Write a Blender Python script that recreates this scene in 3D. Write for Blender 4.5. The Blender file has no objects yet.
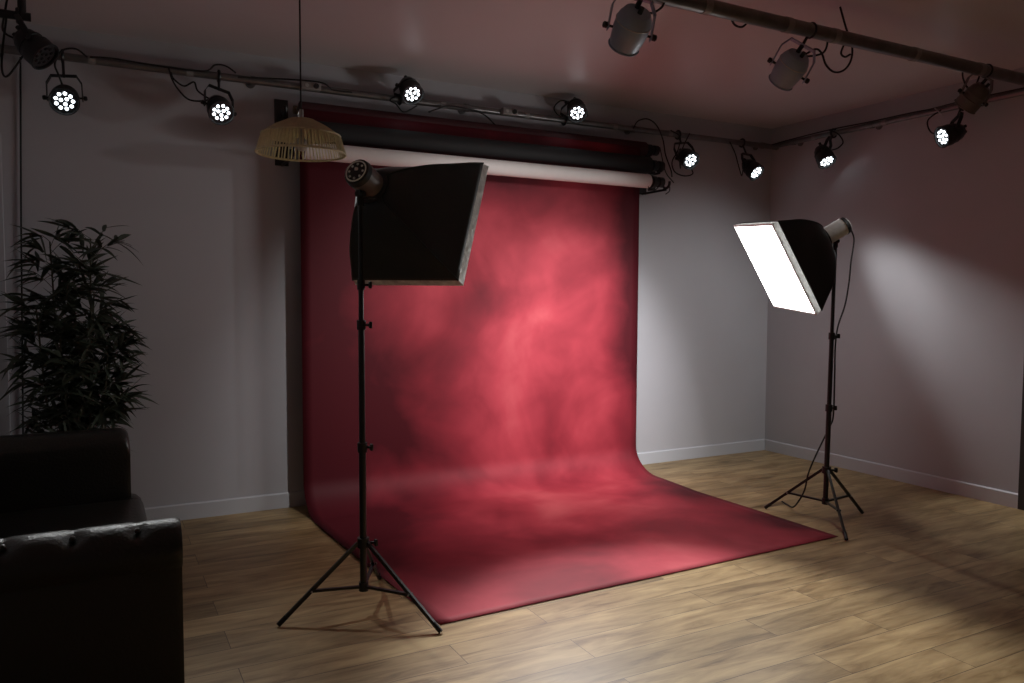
import bpy, bmesh, math, random
from mathutils import Vector, Matrix
PI = math.pi
scene = bpy.context.scene
COL = scene.collection

# ------------------------------------------------------------------ camera
cam_d = bpy.data.cameras.new('camera'); cam = bpy.data.objects.new('camera', cam_d); COL.objects.link(cam)
cam_d.sensor_width = 36.0; cam_d.lens = 783.406 / 1024 * 36.0; cam_d.clip_start = 0.05
cam.matrix_world = Matrix(((0.88326562, 0.02364279, -0.46827648, -5.6632),
                           (-0.46885455, 0.053384, -0.88166068, -5.4630),
                           (0.00415355, 0.99829413, 0.05823729, 1.47), (0, 0, 0, 1)))
scene.camera = cam

# ------------------------------------------------------------------ world, exposure
scene.view_settings.view_transform = 'Standard'; scene.view_settings.look = 'None'
scene.view_settings.gamma = 1.0; scene.view_settings.use_curve_mapping = False
scene.view_settings.exposure = 0.0
w = bpy.data.worlds.new('world'); scene.world = w; w.use_nodes = True
w.node_tree.nodes['Background'].inputs[0].default_value = (0.02, 0.022, 0.03, 1)
w.node_tree.nodes['Background'].inputs[1].default_value = 0.5
scene.cycles.max_bounces = 8; scene.cycles.diffuse_bounces = 5; scene.cycles.use_denoising = True
scene.cycles.sample_clamp_indirect = 4.0
POWER = dict(led=100.0, right_box=15.0)

# ------------------------------------------------------------------ helpers
def mat(name, base, rough=0.6, metal=0.0, emit=None, estr=0.0, spec=0.5, sheen=0.0, var=0.0, vscale=20.0, bump=0.0, bscale=60.0, stretch=None):
    m = bpy.data.materials.new(name); m.use_nodes = True
    nt = m.node_tree; b = nt.nodes['Principled BSDF']
    b.inputs['Base Color'].default_value = (*base, 1); b.inputs['Roughness'].default_value = rough
    b.inputs['Metallic'].default_value = metal; b.inputs['Specular IOR Level'].default_value = spec
    if sheen: b.inputs['Sheen Weight'].default_value = sheen
    if emit:
        b.inputs['Emission Color'].default_value = (*emit, 1); b.inputs['Emission Strength'].default_value = estr
    if var or bump:
        tc = nt.nodes.new('ShaderNodeTexCoord'); mp = nt.nodes.new('ShaderNodeMapping')
        nt.links.new(tc.outputs['Object'], mp.inputs[0])
        if stretch: mp.inputs['Scale'].default_value = stretch
    if var:
        n = nt.nodes.new('ShaderNodeTexNoise'); n.inputs['Scale'].default_value = vscale; n.inputs['Detail'].default_value = 5
        nt.links.new(mp.outputs[0], n.inputs['Vector'])
        r = nt.nodes.new('ShaderNodeMapRange'); r.inputs[1].default_value = 0.3; r.inputs[2].default_value = 0.7
        r.inputs[3].default_value = 1 - var; r.inputs[4].default_value = 1 + var
        nt.links.new(n.outputs[0], r.inputs[0])
        mx = nt.nodes.new('ShaderNodeMix'); mx.data_type = 'RGBA'; mx.blend_type = 'MULTIPLY'; mx.inputs[0].default_value = 1
        mx.inputs[6].default_value = (*base, 1); nt.links.new(r.outputs[0], mx.inputs[7]); nt.links.new(mx.outputs[2], b.inputs['Base Color'])
    if bump:
        n = nt.nodes.new('ShaderNodeTexNoise'); n.inputs['Scale'].default_value = bscale; n.inputs['Detail'].default_value = 4
        nt.links.new(mp.outputs[0], n.inputs['Vector'])
        bp = nt.nodes.new('ShaderNodeBump'); bp.inputs['Strength'].default_value = bump; bp.inputs['Distance'].default_value = 0.01
        nt.links.new(n.outputs[0], bp.inputs['Height']); nt.links.new(bp.outputs[0], b.inputs['Normal'])
    return m

def translucent(m, f, col):
    nt = m.node_tree; out = nt.nodes['Material Output']; b = nt.nodes['Principled BSDF']
    t = nt.nodes.new('ShaderNodeBsdfTranslucent'); t.inputs[0].default_value = (*col, 1); x = nt.nodes.new('ShaderNodeMixShader')
    x.inputs[0].default_value = f; nt.links.new(b.outputs[0], x.inputs[1]); nt.links.new(t.outputs[0], x.inputs[2]); nt.links.new(x.outputs[0], out.inputs[0])

def world_of(o):
    M = Matrix.Identity(4)
    while o is not None:
        M = o.matrix_basis @ M; o = o.parent
    return M

class MB:
    """collects shapes in world coordinates and links them as one mesh object"""
    def __init__(s): s.bm = bmesh.new()
    def quadgrid(s, rows, close_u=False, close_v=False):
        vs = [[s.bm.verts.new(p) for p in r] for r in rows]
        R, Cn = len(vs), len(vs[0])
        for i in range(R if close_v else R - 1):
            for j in range(Cn if close_u else Cn - 1):
                q = [vs[i][j], vs[i][(j + 1) % Cn], vs[(i + 1) % R][(j + 1) % Cn], vs[(i + 1) % R][j]]
                try: s.bm.faces.new(q)
                except ValueError: pass
        return vs
    def box(s, c, size, rot=None, bevel=0.0):
        g = bmesh.ops.create_cube(s.bm, size=1.0); vs = g['verts']
        M = Matrix.Translation(Vector(c)) @ (rot.to_4x4() if rot else Matrix.Identity(4)) @ Matrix.Diagonal((*size, 1))
        bmesh.ops.transform(s.bm, matrix=M, verts=vs)
        if bevel:
            es = list({e for v in vs for e in v.link_edges})
            bmesh.ops.bevel(s.bm, geom=es, offset=bevel, segments=3, affect='EDGES', profile=0.5)
        return s
    def lathe(s, p0, axis, prof, seg=24, cap0=True, cap1=True):
        a = Vector(axis).normalized(); r = a.orthogonal().normalized(); u = a.cross(r); p0 = Vector(p0)
        rows = [[p0 + a * t + (r * math.cos(2 * PI * k / seg) + u * math.sin(2 * PI * k / seg)) * rad for k in range(seg)] for t, rad in prof]
        vs = s.quadgrid(rows, close_u=True)
        if cap0: s.bm.faces.new(vs[0][::-1])
        if cap1: s.bm.faces.new(vs[-1])
        return s
    def cyl(s, p0, p1, r0, r1=None, seg=16):
        p0, p1 = Vector(p0), Vector(p1); r1 = r0 if r1 is None else r1; L = (p1 - p0).length
        return s.lathe(p0, p1 - p0, [(0, r0), (L, r1)], seg)
    def tube(s, pts, rad, seg=8, smooth=6):
        P = [Vector(p) for p in pts]
        if smooth > 1 and len(P) > 2:
            Q = []; E = [P[0] * 2 - P[1]] + P + [P[-1] * 2 - P[-2]]
            for i in range(1, len(E) - 2):
                a, b, c, d = E[i - 1:i + 3]
                for k in range(smooth):
                    t = k / smooth
                    Q.append(0.5 * ((2 * b) + (c - a) * t + (2 * a - 5 * b + 4 * c - d) * t * t + (3 * b - a - 3 * c + d) * t ** 3))
            Q.append(P[-1]); P = Q
        rows = []; n = None
        for i, p in enumerate(P):
            t = (P[min(i + 1, len(P) - 1)] - P[max(i - 1, 0)]).normalized()
            n = t.orthogonal().normalized() if n is None else (n - t * n.dot(t)).normalized()
            b = t.cross(n); rr = rad(i / (len(P) - 1)) if callable(rad) else rad
            rows.append([p + (n * math.cos(2 * PI * k / seg) + b * math.sin(2 * PI * k / seg)) * rr for k in range(seg)])
        vs = s.quadgrid(rows, close_u=True)
        s.bm.faces.new(vs[0][::-1]); s.bm.faces.new(vs[-1]); return s
    def bar(s, p0, p1, wdt, thk, up=(0, 0, 1)):
        p0, p1 = Vector(p0), Vector(p1); a = (p1 - p0).normalized(); r = a.cross(Vector(up))
        r = r.normalized() if r.length > 1e-4 else a.orthogonal().normalized(); u = r.cross(a)
        rows = [[p + r * wdt / 2 * i + u * thk / 2 * j for i, j in ((1, 1), (-1, 1), (-1, -1), (1, -1))] for p in (p0, p1)]
        vs = s.quadgrid(rows, close_u=True); s.bm.faces.new(vs[0][::-1]); s.bm.faces.new(vs[-1]); return s
    def ball(s, c, r, seg=12, scale=(1, 1, 1)):
        g = bmesh.ops.create_uvsphere(s.bm, u_segments=seg, v_segments=max(6, seg // 2), radius=r)
        bmesh.ops.transform(s.bm, matrix=Matrix.Translation(Vector(c)) @ Matrix.Diagonal((*scale, 1)), verts=g['verts']); return s
    def torus(s, c, axis, R, r, seg=32, ms=8):
        a = Vector(axis).normalized(); x = a.orthogonal().normalized(); y = a.cross(x); c = Vector(c); rows = []
        for i in range(seg):
            d = x * math.cos(2 * PI * i / seg) + y * math.sin(2 * PI * i / seg)
            rows.append([c + d * (R + r * math.cos(2 * PI * k / ms)) + a * r * math.sin(2 * PI * k / ms) for k in range(ms)])
        s.quadgrid(rows, close_u=True, close_v=True); return s
    def build(s, name, m, parent=None, smooth=True, angle=40, **props):
        bmesh.ops.recalc_face_normals(s.bm, faces=s.bm.faces)
        me = bpy.data.meshes.new(name)
        if parent is not None:
            bmesh.ops.transform(s.bm, matrix=world_of(parent).inverted(), verts=s.bm.verts)
        s.bm.to_mesh(me); s.bm.free()
        if smooth:
            me.polygons.foreach_set('use_smooth', [True] * len(me.polygons))
            me.set_sharp_from_angle(angle=math.radians(angle))
        me.materials.append(m)
        o = bpy.data.objects.new(name, me); COL.objects.link(o)
        if parent is not None: o.parent = parent
        for k, v in props.items(): o[k] = v
        return o

def thing(name, label, cat, loc=(0, 0, 0), rz=0.0, group=None):
    o = bpy.data.objects.new(name, None); COL.objects.link(o); o.empty_display_size = 0.1
    o.location = loc; o.rotation_euler = (0, 0, rz); o['label'] = label; o['category'] = cat
    if group: o['group'] = group
    return o

def tag(o, label, cat, group=None):
    o['label'] = label; o['category'] = cat
    if group: o['group'] = group
    return o

def spot(name, loc, d, power, size, blend, color, parent=None, radius=0.05):
    l = bpy.data.lights.new(name, 'SPOT'); l.energy = power; l.spot_size = math.radians(size); l.spot_blend = blend
    l.color = color; l.shadow_soft_size = radius
    o = bpy.data.objects.new(name, l); COL.objects.link(o)
    M = Matrix.Translation(Vector(loc)) @ Vector(d).to_track_quat('-Z', 'Y').to_matrix().to_4x4()
    if parent is not None:
        o.parent = parent; M = world_of(parent).inverted() @ M
    o.matrix_basis = M
    return o

# ------------------------------------------------------------------ materials
M_wall = mat('wall_paint', (0.48, 0.475, 0.505), 0.75, bump=0.05, bscale=180, var=0.02, vscale=3)
M_ceil = mat('ceiling_paint', (0.62, 0.59, 0.60), 0.40, spec=0.3, var=0.03, vscale=1.2)
M_base = mat('baseboard_paint', (0.55, 0.56, 0.60), 0.45)
M_door = mat('door_frame_dark', (0.03, 0.032, 0.03), 0.5)
M_black = mat('black_plastic', (0.010, 0.010, 0.011), 0.5, bump=0.03)
M_blackm = mat('black_painted_metal', (0.012, 0.012, 0.013), 0.38, metal=0.0)
M_cable = mat('black_cable', (0.008, 0.007, 0.007), 0.6)
M_alu = mat('aluminium_tube', (0.20, 0.19, 0.19), 0.38, metal=0.75, var=0.15, vscale=14)
M_tape = mat('pale_tape', (0.28, 0.26, 0.25), 0.6)
M_silver = mat('silver_paint', (0.30, 0.36, 0.46), 0.45, metal=0.1, var=0.05)
M_greyal = mat('brushed_grey_metal', (0.45, 0.46, 0.45), 0.4, metal=0.5, var=0.1, vscale=30, stretch=(1, 1, 8))
M_head = mat('light_grey_enamel', (0.86, 0.87, 0.83), 0.4, var=0.08, vscale=30)
M_brown = mat('grey_brown_metal', (0.13, 0.105, 0.095), 0.45)
M_lens = mat('lens_bed', (0.02, 0.02, 0.022), 0.3)
M_led = mat('lit_led', (1, 1, 1), 0.3, emit=(0.86, 0.95, 1.0), estr=4.0)
M_fabric = mat('black_nylon', (0.022, 0.026, 0.026), 0.5, sheen=0.0, bump=0.35, bscale=9)
M_rim = mat('silver_reflective_trim', (0.72, 0.74, 0.72), 0.4, metal=0.2, bump=0.5, bscale=50, var=0.3, vscale=25)
translucent(M_rim, 0.06, (0.8, 0.82, 0.8))
M_diffR = mat('lit_diffuser_cloth', (0.9, 0.9, 0.9), 0.8, emit=(1.0, 0.985, 0.96), estr=POWER['right_box'])
M_diffL = mat('unlit_diffuser_cloth', (0.8, 0.8, 0.8), 0.8)
M_leather = mat('black_leather', (0.020, 0.018, 0.015), 0.34, bump=0.25, bscale=90)
M_rattan = mat('natural_rattan', (0.66, 0.60, 0.43), 0.7, var=0.15, vscale=40)
M_rattan2 = mat('rattan_rim', (0.74, 0.68, 0.50), 0.65, var=0.2, vscale=60)
translucent(M_rattan, 0.4, (0.84, 0.77, 0.56)); translucent(M_rattan2, 0.3, (0.84, 0.78, 0.58))
M_leaf = mat('palm_leaf', (0.05, 0.062, 0.042), 0.55, var=0.4, vscale=6)
M_stem = mat('palm_cane', (0.05, 0.045, 0.025), 0.6, var=0.3, vscale=30)
M_pot = mat('dark_pot', (0.03, 0.028, 0.027), 0.5)
M_soil = mat('soil', (0.02, 0.014, 0.01), 0.9, bump=0.6, bscale=60)
M_white_paper = mat('white_paper', (0.74, 0.70, 0.68), 0.7, var=0.02)
M_black_paper = mat('black_paper', (0.010, 0.009, 0.010), 0.75)
M_roll = mat('dark_crimson_paper', (0.045, 0.006, 0.009), 0.7)
M_core = mat('cardboard_core', (0.16, 0.11, 0.07), 0.8)
M_white_plastic = mat('white_plastic', (0.55, 0.55, 0.55), 0.4)

def floor_mat():
    m = bpy.data.materials.new('oak_laminate'); m.use_nodes = True; nt = m.node_tree; N = nt.nodes; L = nt.links
    b = N['Principled BSDF']; tc = N.new('ShaderNodeTexCoord')
    br = N.new('ShaderNodeTexBrick'); L.new(tc.outputs['Object'], br.inputs['Vector'])
    br.inputs['Color1'].default_value = (0.0, 0.0, 0.0, 1); br.inputs['Color2'].default_value = (1, 1, 1, 1); br.inputs['Mortar'].default_value = (0.5, 0.5, 0.5, 1)
    br.inputs['Scale'].default_value = 1.0; br.inputs['Mortar Size'].default_value = 0.0016; br.inputs['Mortar Smooth'].default_value = 0.2
    br.inputs['Brick Width'].default_value = 1.30; br.inputs['Row Height'].default_value = 0.192; br.offset = 0.37; br.offset_frequency = 2
    # shift the grain from plank to plank
    add = N.new('ShaderNodeVectorMath'); add.operation = 'MULTIPLY_ADD'
    L.new(br.outputs['Color'], add.inputs[0]); add.inputs[1].default_value = (3.1, 7.7, 0); L.new(tc.outputs['Object'], add.inputs[2])
    mp = N.new('ShaderNodeMapping'); mp.inputs['Scale'].default_value = (1.5, 10.0, 1); L.new(add.outputs[0], mp.inputs[0])
    n1 = N.new('ShaderNodeTexNoise'); n1.inputs['Scale'].default_value = 1.6; n1.inputs['Detail'].default_value = 7; n1.inputs['Roughness'].default_value = 0.62; n1.inputs['Distortion'].default_value = 0.8
    L.new(mp.outputs[0], n1.inputs['Vector'])
    mp2 = N.new('ShaderNodeMapping'); mp2.inputs['Scale'].default_value = (1.0, 3.0, 1); L.new(add.outputs[0], mp2.inputs[0])
    n2 = N.new('ShaderNodeTexNoise'); n2.inputs['Scale'].default_value = 2.2; n2.inputs['Detail'].default_value = 3; L.new(mp2.outputs[0], n2.inputs['Vector'])
    mxa = N.new('ShaderNodeMath'); mxa.operation = 'MULTIPLY_ADD'; L.new(n2.outputs[0], mxa.inputs[0]); mxa.inputs[1].default_value = 0.5; L.new(n1.outputs[0], mxa.inputs[2])
    cr = N.new('ShaderNodeValToRGB'); e = cr.color_ramp.elements
    e[0].position = 0.50; e[0].color = (0.125, 0.073, 0.030, 1); e[1].position = 0.93; e[1].color = (0.43, 0.305, 0.152, 1)
    k = e.new(0.66); k.color = (0.255, 0.168, 0.077, 1); k = e.new(0.78); k.color = (0.335, 0.230, 0.112, 1)
    L.new(mxa.outputs[0], cr.inputs[0])
    # plank tint
    mr = N.new('ShaderNodeMapRange'); L.new(br.outputs['Color'], mr.inputs[0]); mr.inputs[3].default_value = 0.84; mr.inputs[4].default_value = 1.12
    m1 = N.new('ShaderNodeMix'); m1.data_type = 'RGBA'; m1.blend_type = 'MULTIPLY'; m1.inputs[0].default_value = 1
    L.new(cr.outputs[0], m1.inputs[6]); L.new(mr.outputs[0], m1.inputs[7])
    m2 = N.new('ShaderNodeMix'); m2.data_type = 'RGBA'; L.new(br.outputs['Fac'], m2.inputs[0]); L.new(m1.outputs[2], m2.inputs[6]); m2.inputs[7].default_value = (0.07, 0.045, 0.028, 1)
    L.new(m2.outputs[2], b.inputs['Base Color'])
    b.inputs['Roughness'].default_value = 0.42; b.inputs['Specular IOR Level'].default_value = 0.35
    bp = N.new('ShaderNodeBump'); bp.inputs['Strength'].default_value = 0.12; bp.inputs['Distance'].default_value = 0.004; L.new(n1.outputs[0], bp.inputs['Height']); L.new(bp.outputs[0], b.inputs['Normal'])
    return m
M_floor = floor_mat()

def backdrop_mat():
    """hand-mottled crimson paper: cloudy pigment, with shade under the rolls painted in at the top"""
    m = bpy.data.materials.new('crimson_mottled_paper'); m.use_nodes = True; nt = m.node_tree; N = nt.nodes; L = nt.links
    b = N['Principled BSDF']; tc = N.new('ShaderNodeTexCoord')
    n1 = N.new('ShaderNodeTexNoise'); n1.inputs['Scale'].default_value = 1.05; n1.inputs['Detail'].default_value = 6; n1.inputs['Roughness'].default_value = 0.45; n1.inputs['Distortion'].default_value = 0.6
    L.new(tc.outputs['Object'], n1.inputs['Vector'])
    n2 = N.new('ShaderNodeTexNoise'); n2.inputs['Scale'].default_value = 2.8; n2.inputs['Detail'].default_value = 3; n2.inputs['Distortion'].default_value = 0.4
    L.new(tc.outputs['Object'], n2.inputs['Vector'])
    a = N.new('ShaderNodeMath'); a.operation = 'MULTIPLY_ADD'; L.new(n2.outputs[0], a.inputs[0]); a.inputs[1].default_value = 0.30; L.new(n1.outputs[0], a.inputs[2])
    cr = N.new('ShaderNodeValToRGB'); e = cr.color_ramp.elements
    e[0].position = 0.30; e[0].color = (0.085, 0.007, 0.013, 1); e[1].position = 0.86; e[1].color = (0.57, 0.105, 0.120, 1)
    k = e.new(0.68); k.color = (0.41, 0.045, 0.064, 1); k = e.new(0.55); k.color = (0.27, 0.024, 0.038, 1)
    # the colour gets darker towards both long edges of the roll
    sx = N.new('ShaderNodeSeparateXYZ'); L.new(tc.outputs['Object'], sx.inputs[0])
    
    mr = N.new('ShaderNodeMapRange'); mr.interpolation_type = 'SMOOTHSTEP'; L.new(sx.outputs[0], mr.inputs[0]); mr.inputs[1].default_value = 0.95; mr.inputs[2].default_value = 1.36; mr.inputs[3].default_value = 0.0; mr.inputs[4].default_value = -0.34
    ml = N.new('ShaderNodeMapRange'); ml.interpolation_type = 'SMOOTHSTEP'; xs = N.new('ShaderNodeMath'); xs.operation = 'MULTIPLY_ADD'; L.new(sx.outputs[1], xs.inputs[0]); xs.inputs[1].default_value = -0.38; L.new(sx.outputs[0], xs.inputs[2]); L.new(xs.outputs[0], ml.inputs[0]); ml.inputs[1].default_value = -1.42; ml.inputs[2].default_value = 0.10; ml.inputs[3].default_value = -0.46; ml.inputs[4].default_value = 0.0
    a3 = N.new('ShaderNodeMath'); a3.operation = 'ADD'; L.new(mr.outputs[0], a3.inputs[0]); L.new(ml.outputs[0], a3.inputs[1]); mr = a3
    mt = N.new('ShaderNodeMapRange'); mt.interpolation_type = 'SMOOTHSTEP'; L.new(sx.outputs[2], mt.inputs[0]); mt.inputs[1].default_value = 1.75; mt.inputs[2].default_value = 2.5; mt.inputs[3].default_value = 0.0; mt.inputs[4].default_value = -0.30  # shade below the rolls, painted into the upper part of the sheet
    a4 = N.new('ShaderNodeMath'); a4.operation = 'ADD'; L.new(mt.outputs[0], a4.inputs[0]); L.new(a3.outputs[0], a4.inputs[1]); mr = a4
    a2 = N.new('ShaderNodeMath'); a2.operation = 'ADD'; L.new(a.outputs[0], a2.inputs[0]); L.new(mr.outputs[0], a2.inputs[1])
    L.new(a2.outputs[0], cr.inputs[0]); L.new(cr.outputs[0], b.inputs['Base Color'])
    b.inputs['Roughness'].default_value = 0.62; b.inputs['Specular IOR Level'].default_value = 0.22
    return m
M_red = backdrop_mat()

# ------------------------------------------------------------------ setting
CEIL = 3.05; XL = -6.4; YF = -8.2; XR2 = 2.6; YD = -2.36
def struct(name, mb, m, smooth=False, **k):
    o = mb.build(name, m, None, smooth); o['kind'] = 'structure'; return o
struct('floor', MB().box(((XL + XR2) / 2, YF / 2, -0.05), (XR2 - XL + 0.4, -YF + 0.4, 0.10)), M_floor)
struct('ceiling', MB().box(((XL + XR2) / 2, YF / 2, CEIL + 0.05), (XR2 - XL + 0.4, -YF + 0.4, 0.10)), M_ceil)
struct('wall_back', MB().box(((XL + 0.1) / 2 - 0.0, 0.06, CEIL / 2), (0.1 - XL + 0.1, 0.12, CEIL)), M_wall)
struct('wall_left', MB().box((XL - 0.06, YF / 2, CEIL / 2), (0.12, -YF, CEIL)), M_wall)
struct('wall_front', MB().box(((XL + XR2) / 2, YF - 0.06, CEIL / 2), (XR2 - XL, 0.12, CEIL)), M_wall)
struct('wall_right', MB().box((0.06, YD / 2, CEIL / 2), (0.12, -YD, CEIL)), M_wall)
# beyond the dark doorway: a side bay with its own walls
struct('wall_bay_side', MB().box((XR2 + 0.06, (YD + YF) / 2, CEIL / 2), (0.12, YD - YF, CEIL)), M_wall)
struct('wall_bay_back', MB().box(((XR2 + 0.12) / 2, YD + 0.06, CEIL / 2), (XR2 - 0.12, 0.12, CEIL)), M_wall)
dj = MB(); dj.box((0.06, YD - 0.035, 1.1), (0.16, 0.07, 2.2), bevel=0.004); dj.box((0.06, YD - 0.98, 1.1), (0.16, 0.07, 2.2), bevel=0.004)
dj.box((0.06, YD - 0.51, 2.235), (0.16, 1.015, 0.07), bevel=0.004)
d = struct('door_1', dj, M_door)
dp = MB(); dp.box((0.06, YD - 0.51, 1.09), (0.045, 0.88, 2.16), bevel=0.004); dp.build('door_panel', M_door, d, False)
hd = MB(); hd.cyl((0.03, YD - 0.86, 1.02), (-0.03, YD - 0.86, 1.02), 0.012); hd.cyl((-0.03, YD - 0.86, 1.02), (-0.03, YD - 0.74, 1.02), 0.010); hd.build('door_handle', M_greyal, d)
struct('wall_right_front', MB().box((0.06, (YD - 1.02 + YF) / 2, CEIL / 2), (0.12, abs(YF - YD + 1.02), CEIL)), M_wall)
struct('wall_right_lintel', MB().box((0.06, YD - 0.51, (2.27 + CEIL) / 2), (0.12, 1.02, CEIL - 2.27)), M_wall)
def baseboard(name, p0, p1, n):
    p0, p1, n = Vector(p0), Vector(p1), Vector(n); H = 0.105; T = 0.014
    prof = [(0, 0), (T, 0), (T, H - 0.008), (T - 0.006, H), (0, H)]
    rows = [[p + n * a + Vector((0, 0, b)) for a, b in prof] for p in (p0, p1)]
    b = MB(); vs = b.quadgrid(rows, close_u=True); b.bm.faces.new(vs[0]); b.bm.faces.new(vs[1][::-1])
    return struct(name, b, M_base)
baseboard('baseboard_back', (XL, 0, 0), (0, 0, 0), (0, -1, 0))
baseboard('baseboard_right', (0, -0.014, 0), (0, YD, 0), (-1, 0, 0))
baseboard('baseboard_left', (XL, YF, 0), (XL, -0.014, 0), (1, 0, 0))
struct('trim_1', MB().box((-6.16, -0.012, 1.2), (0.07, 0.024, 2.4), bevel=0.004), M_wall)

# ------------------------------------------------------------------ red paper sweep on the top roll
RED_Y = -0.165
bd = thing('paper_backdrop', 'wide crimson mottled paper backdrop hanging from the top roll and sweeping over the floor', 'backdrop', (-3.0, RED_Y, 0))
def sheet():
    prof = []            # (y, z, s) going down the wall then out over the floor
    R = 0.29; Rz = 0.215; zt = 2.70
    for i in range(30): prof.append((RED_Y, zt - (zt - Rz) * i / 30))
    for i in range(17):
        a = PI / 2 * i / 16; prof.append((RED_Y - R * (1 - math.cos(a)), 0.004 + Rz * (1 - math.sin(a))))
    y0 = RED_Y - R
    for i in range(1, 31): prof.append((y0 + (-2.262 - y0) * i / 30, 0.004))
    lefts = [(0, -4.445), (-.5, -4.45), (-.76, -4.440), (-1.6, -4.384), (-2.3, -4.334)]
    rights = [(0, -1.662), (-.456, -1.655), (-1.0, -1.695), (-1.6, -1.681), (-2.23, -1.672)]
    def itp(t, y):
        for (a, b), (c, e) in zip(t, t[1:]):
            if y >= c: return b + (e - b) * (y - a) / (c - a)
        return t[-1][1]
    rows = []; nx = 40
    for (y, z) in prof:
        l, r = itp(lefts, y), itp(rights, y); row = []
        for j in range(nx + 1):
            u = j / nx; x = l + (r - l) * u; zz = z; yy = y
            if y < y0 - 0.01:                       # a slight lift of the cut edges
                ed = max(0, 1 - min(u, 1 - u) / 0.03); zz = z + (0.007 if u < 0.5 else 0.0015) * ed ** 2 * max(0, 1 - ((y - y0) / (-2.262 - y0)) ** 3)
                yy = y + (-0.034 + 0.07 * u - 0.0) * ((y - y0) / (-2.262 - y0))
            row.append((x, yy, zz))
        rows.append(row)
    b = MB(); b.quadgrid(rows); return b
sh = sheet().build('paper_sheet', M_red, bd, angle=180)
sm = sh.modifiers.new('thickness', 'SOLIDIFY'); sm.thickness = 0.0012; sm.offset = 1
RX0, RX1 = -4.43, -1.57
MB().cyl((RX0, -0.105, 2.70), (RX1, -0.105, 2.70), 0.060, seg=32).build('paper_roll', M_roll, bd, label='dark crimson rolled paper')
MB().cyl((RX0 - 0.04, -0.105, 2.70), (RX1 + 0.03, -0.105, 2.70), 0.028, seg=20).build('roll_core', M_core, bd)

def paper_roll(name, label, y, z, r, x0, x1, m):
    t = thing(name, label, 'paper roll', ((x0 + x1) / 2, y, z - r), 0, 'rolled paper on the wall rack')
    MB().cyl((x0, y, z), (x1, y, z), r, seg=32).build('paper', m, t)
    MB().cyl((x0 - 0.03, y, z), (x1 + 0.03, y, z), 0.028, seg=20).build('roll_core', M_core, t)
    return t
paper_roll('paper_roll', 'black paper roll, rolled up in the middle of the wall rack', -0.240, 2.545, 0.068, -4.45, -1.63, M_black_paper)
paper_roll('paper_roll', 'white paper roll, rolled up lowest on the wall rack', -0.325, 2.399, 0.056, -4.46, -1.695, M_white_paper)
# drive ends (chain pulleys)
def drive(x, y, z, chain_x=None, which='', dx=1):
    t = thing('chain_drive', 'black chain drive plug at the right end of the ' + which + ' roll', 'roller drive', (x, y, z), 0, 'chain drives at the roll ends')
    b = MB(); b.lathe((x, y, z), (dx, 0, 0), [(0, 0.030), (0.004, 0.046), (0.040, 0.046), (0.046, 0.030), (0.066, 0.030), (0.072, 0.042), (0.112, 0.042), (0.118, 0.03)], 20); b.build('drive_housing', M_black, t)
    b = MB(); b.box((x + 0.028 * dx, y + 0.03, z - 0.035), (0.05, 0.05, 0.07), bevel=0.008); b.build('hook', M_blackm, t)
    return t
for (x1, y, z, nm) in ((-1.548, -0.105, 2.70, 'red'), (-1.598, -0.240, 2.545, 'black'), (-1.663, -0.325, 2.399, 'white')):
    drive(x1, y, z, which=nm)
ch = MB()
ch.tube([(-1.50, -0.355, 2.39), (-1.51, -0.37, 2.33), (-1.55, -0.37, 2.30)], 0.004)
ch.tube([(-1.46, -0.36, 2.40), (-1.455, -0.25, 2.50), (-1.44, -0.17, 2.66), (-1.45, -0.16, 2.72)], 0.004)
ch.tube([(-1.60, -0.36, 2.37), (-1.66, -0.37, 2.325), (-1.70, -0.36, 2.335), (-1.725, -0.35, 2.365)], 0.004)
tag(ch.build('pull_chain', M_cable), 'thin dark pull chain looping beside the right ends of the rolls', 'chain')
def bracket(x, lab):
    t = thing('wall_bracket', lab, 'bracket', (x, 0, 2.55), 0, 'brackets of the wall rack')
    b = MB(); b.box((x, -0.004, 2.56), (0.09, 0.008, 0.44), bevel=0.002); b.build('wall_plate', M_blackm, t)
    for (y, z) in ((-0.105, 2.70), (-0.240, 2.545), (-0.325, 2.399)):
        b = MB(); b.box((x, y / 2 - 0.004, z - 0.055), (0.012, -y, 0.018), bevel=0.003)
        pts = [(x, y + 0.045 * math.cos(a), z + 0.045 * math.sin(a)) for a in [PI * (0.95 + 1.1 * k / 8) for k in range(9)]]
        b.tube(pts, 0.011, smooth=1)
        b.build('hook_arm', M_blackm, t)
    return t
bracket(-4.53, 'black steel wall bracket holding the left ends of the paper rolls')
bracket(-1.51, 'black steel wall bracket holding the right ends of the paper rolls')

# ------------------------------------------------------------------ lighting rails
RZ = 2.86
def rail(label, p0, p1, r, bands, hang, to='ceiling'):
    t = thing('lighting_rail', label, 'lighting rail', p0, 0, 'lighting rails under the ceiling'); p0, p1 = Vector(p0), Vector(p1); a = (p1 - p0).normalized()
    MB().cyl(p0, p1, r, seg=20).build('tube', M_alu, t)
    for s in bands:
        c = p0.lerp(p1, s); MB().cyl(c - a * 0.02, c + a * 0.02, r + 0.0025, seg=20).build('tape_band', M_tape, t)
    for s in hang:
        c = p0.lerp(p1, s); b = MB(); e = Vector((c.x, c.y, CEIL)) if to == 'ceiling' else Vector((c.x, 0, c.z)) if to == 'back' else Vector((0, c.y, c.z)); v = (e - c).normalized()
        b.cyl(c, e, 0.006 if to == 'ceiling' else 0.012); b.cyl(e - v * 0.010, e, 0.03)
        b.lathe(c - a * 0.015, a, [(0, r + 0.005), (0.03, r + 0.005)], 20); b.build('hanger', M_alu, t)
    return t
rail('long grey metal rail carrying spotlights along the back wall above the paper rolls', (-6.38, -0.09, RZ), (-0.02, -0.09, RZ), 0.024, (0.115, 0.20, 0.31, 0.47, 0.58, 0.71, 0.80), (0.04, 0.26, 0.5, 0.74, 0.97), 'back')
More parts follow.
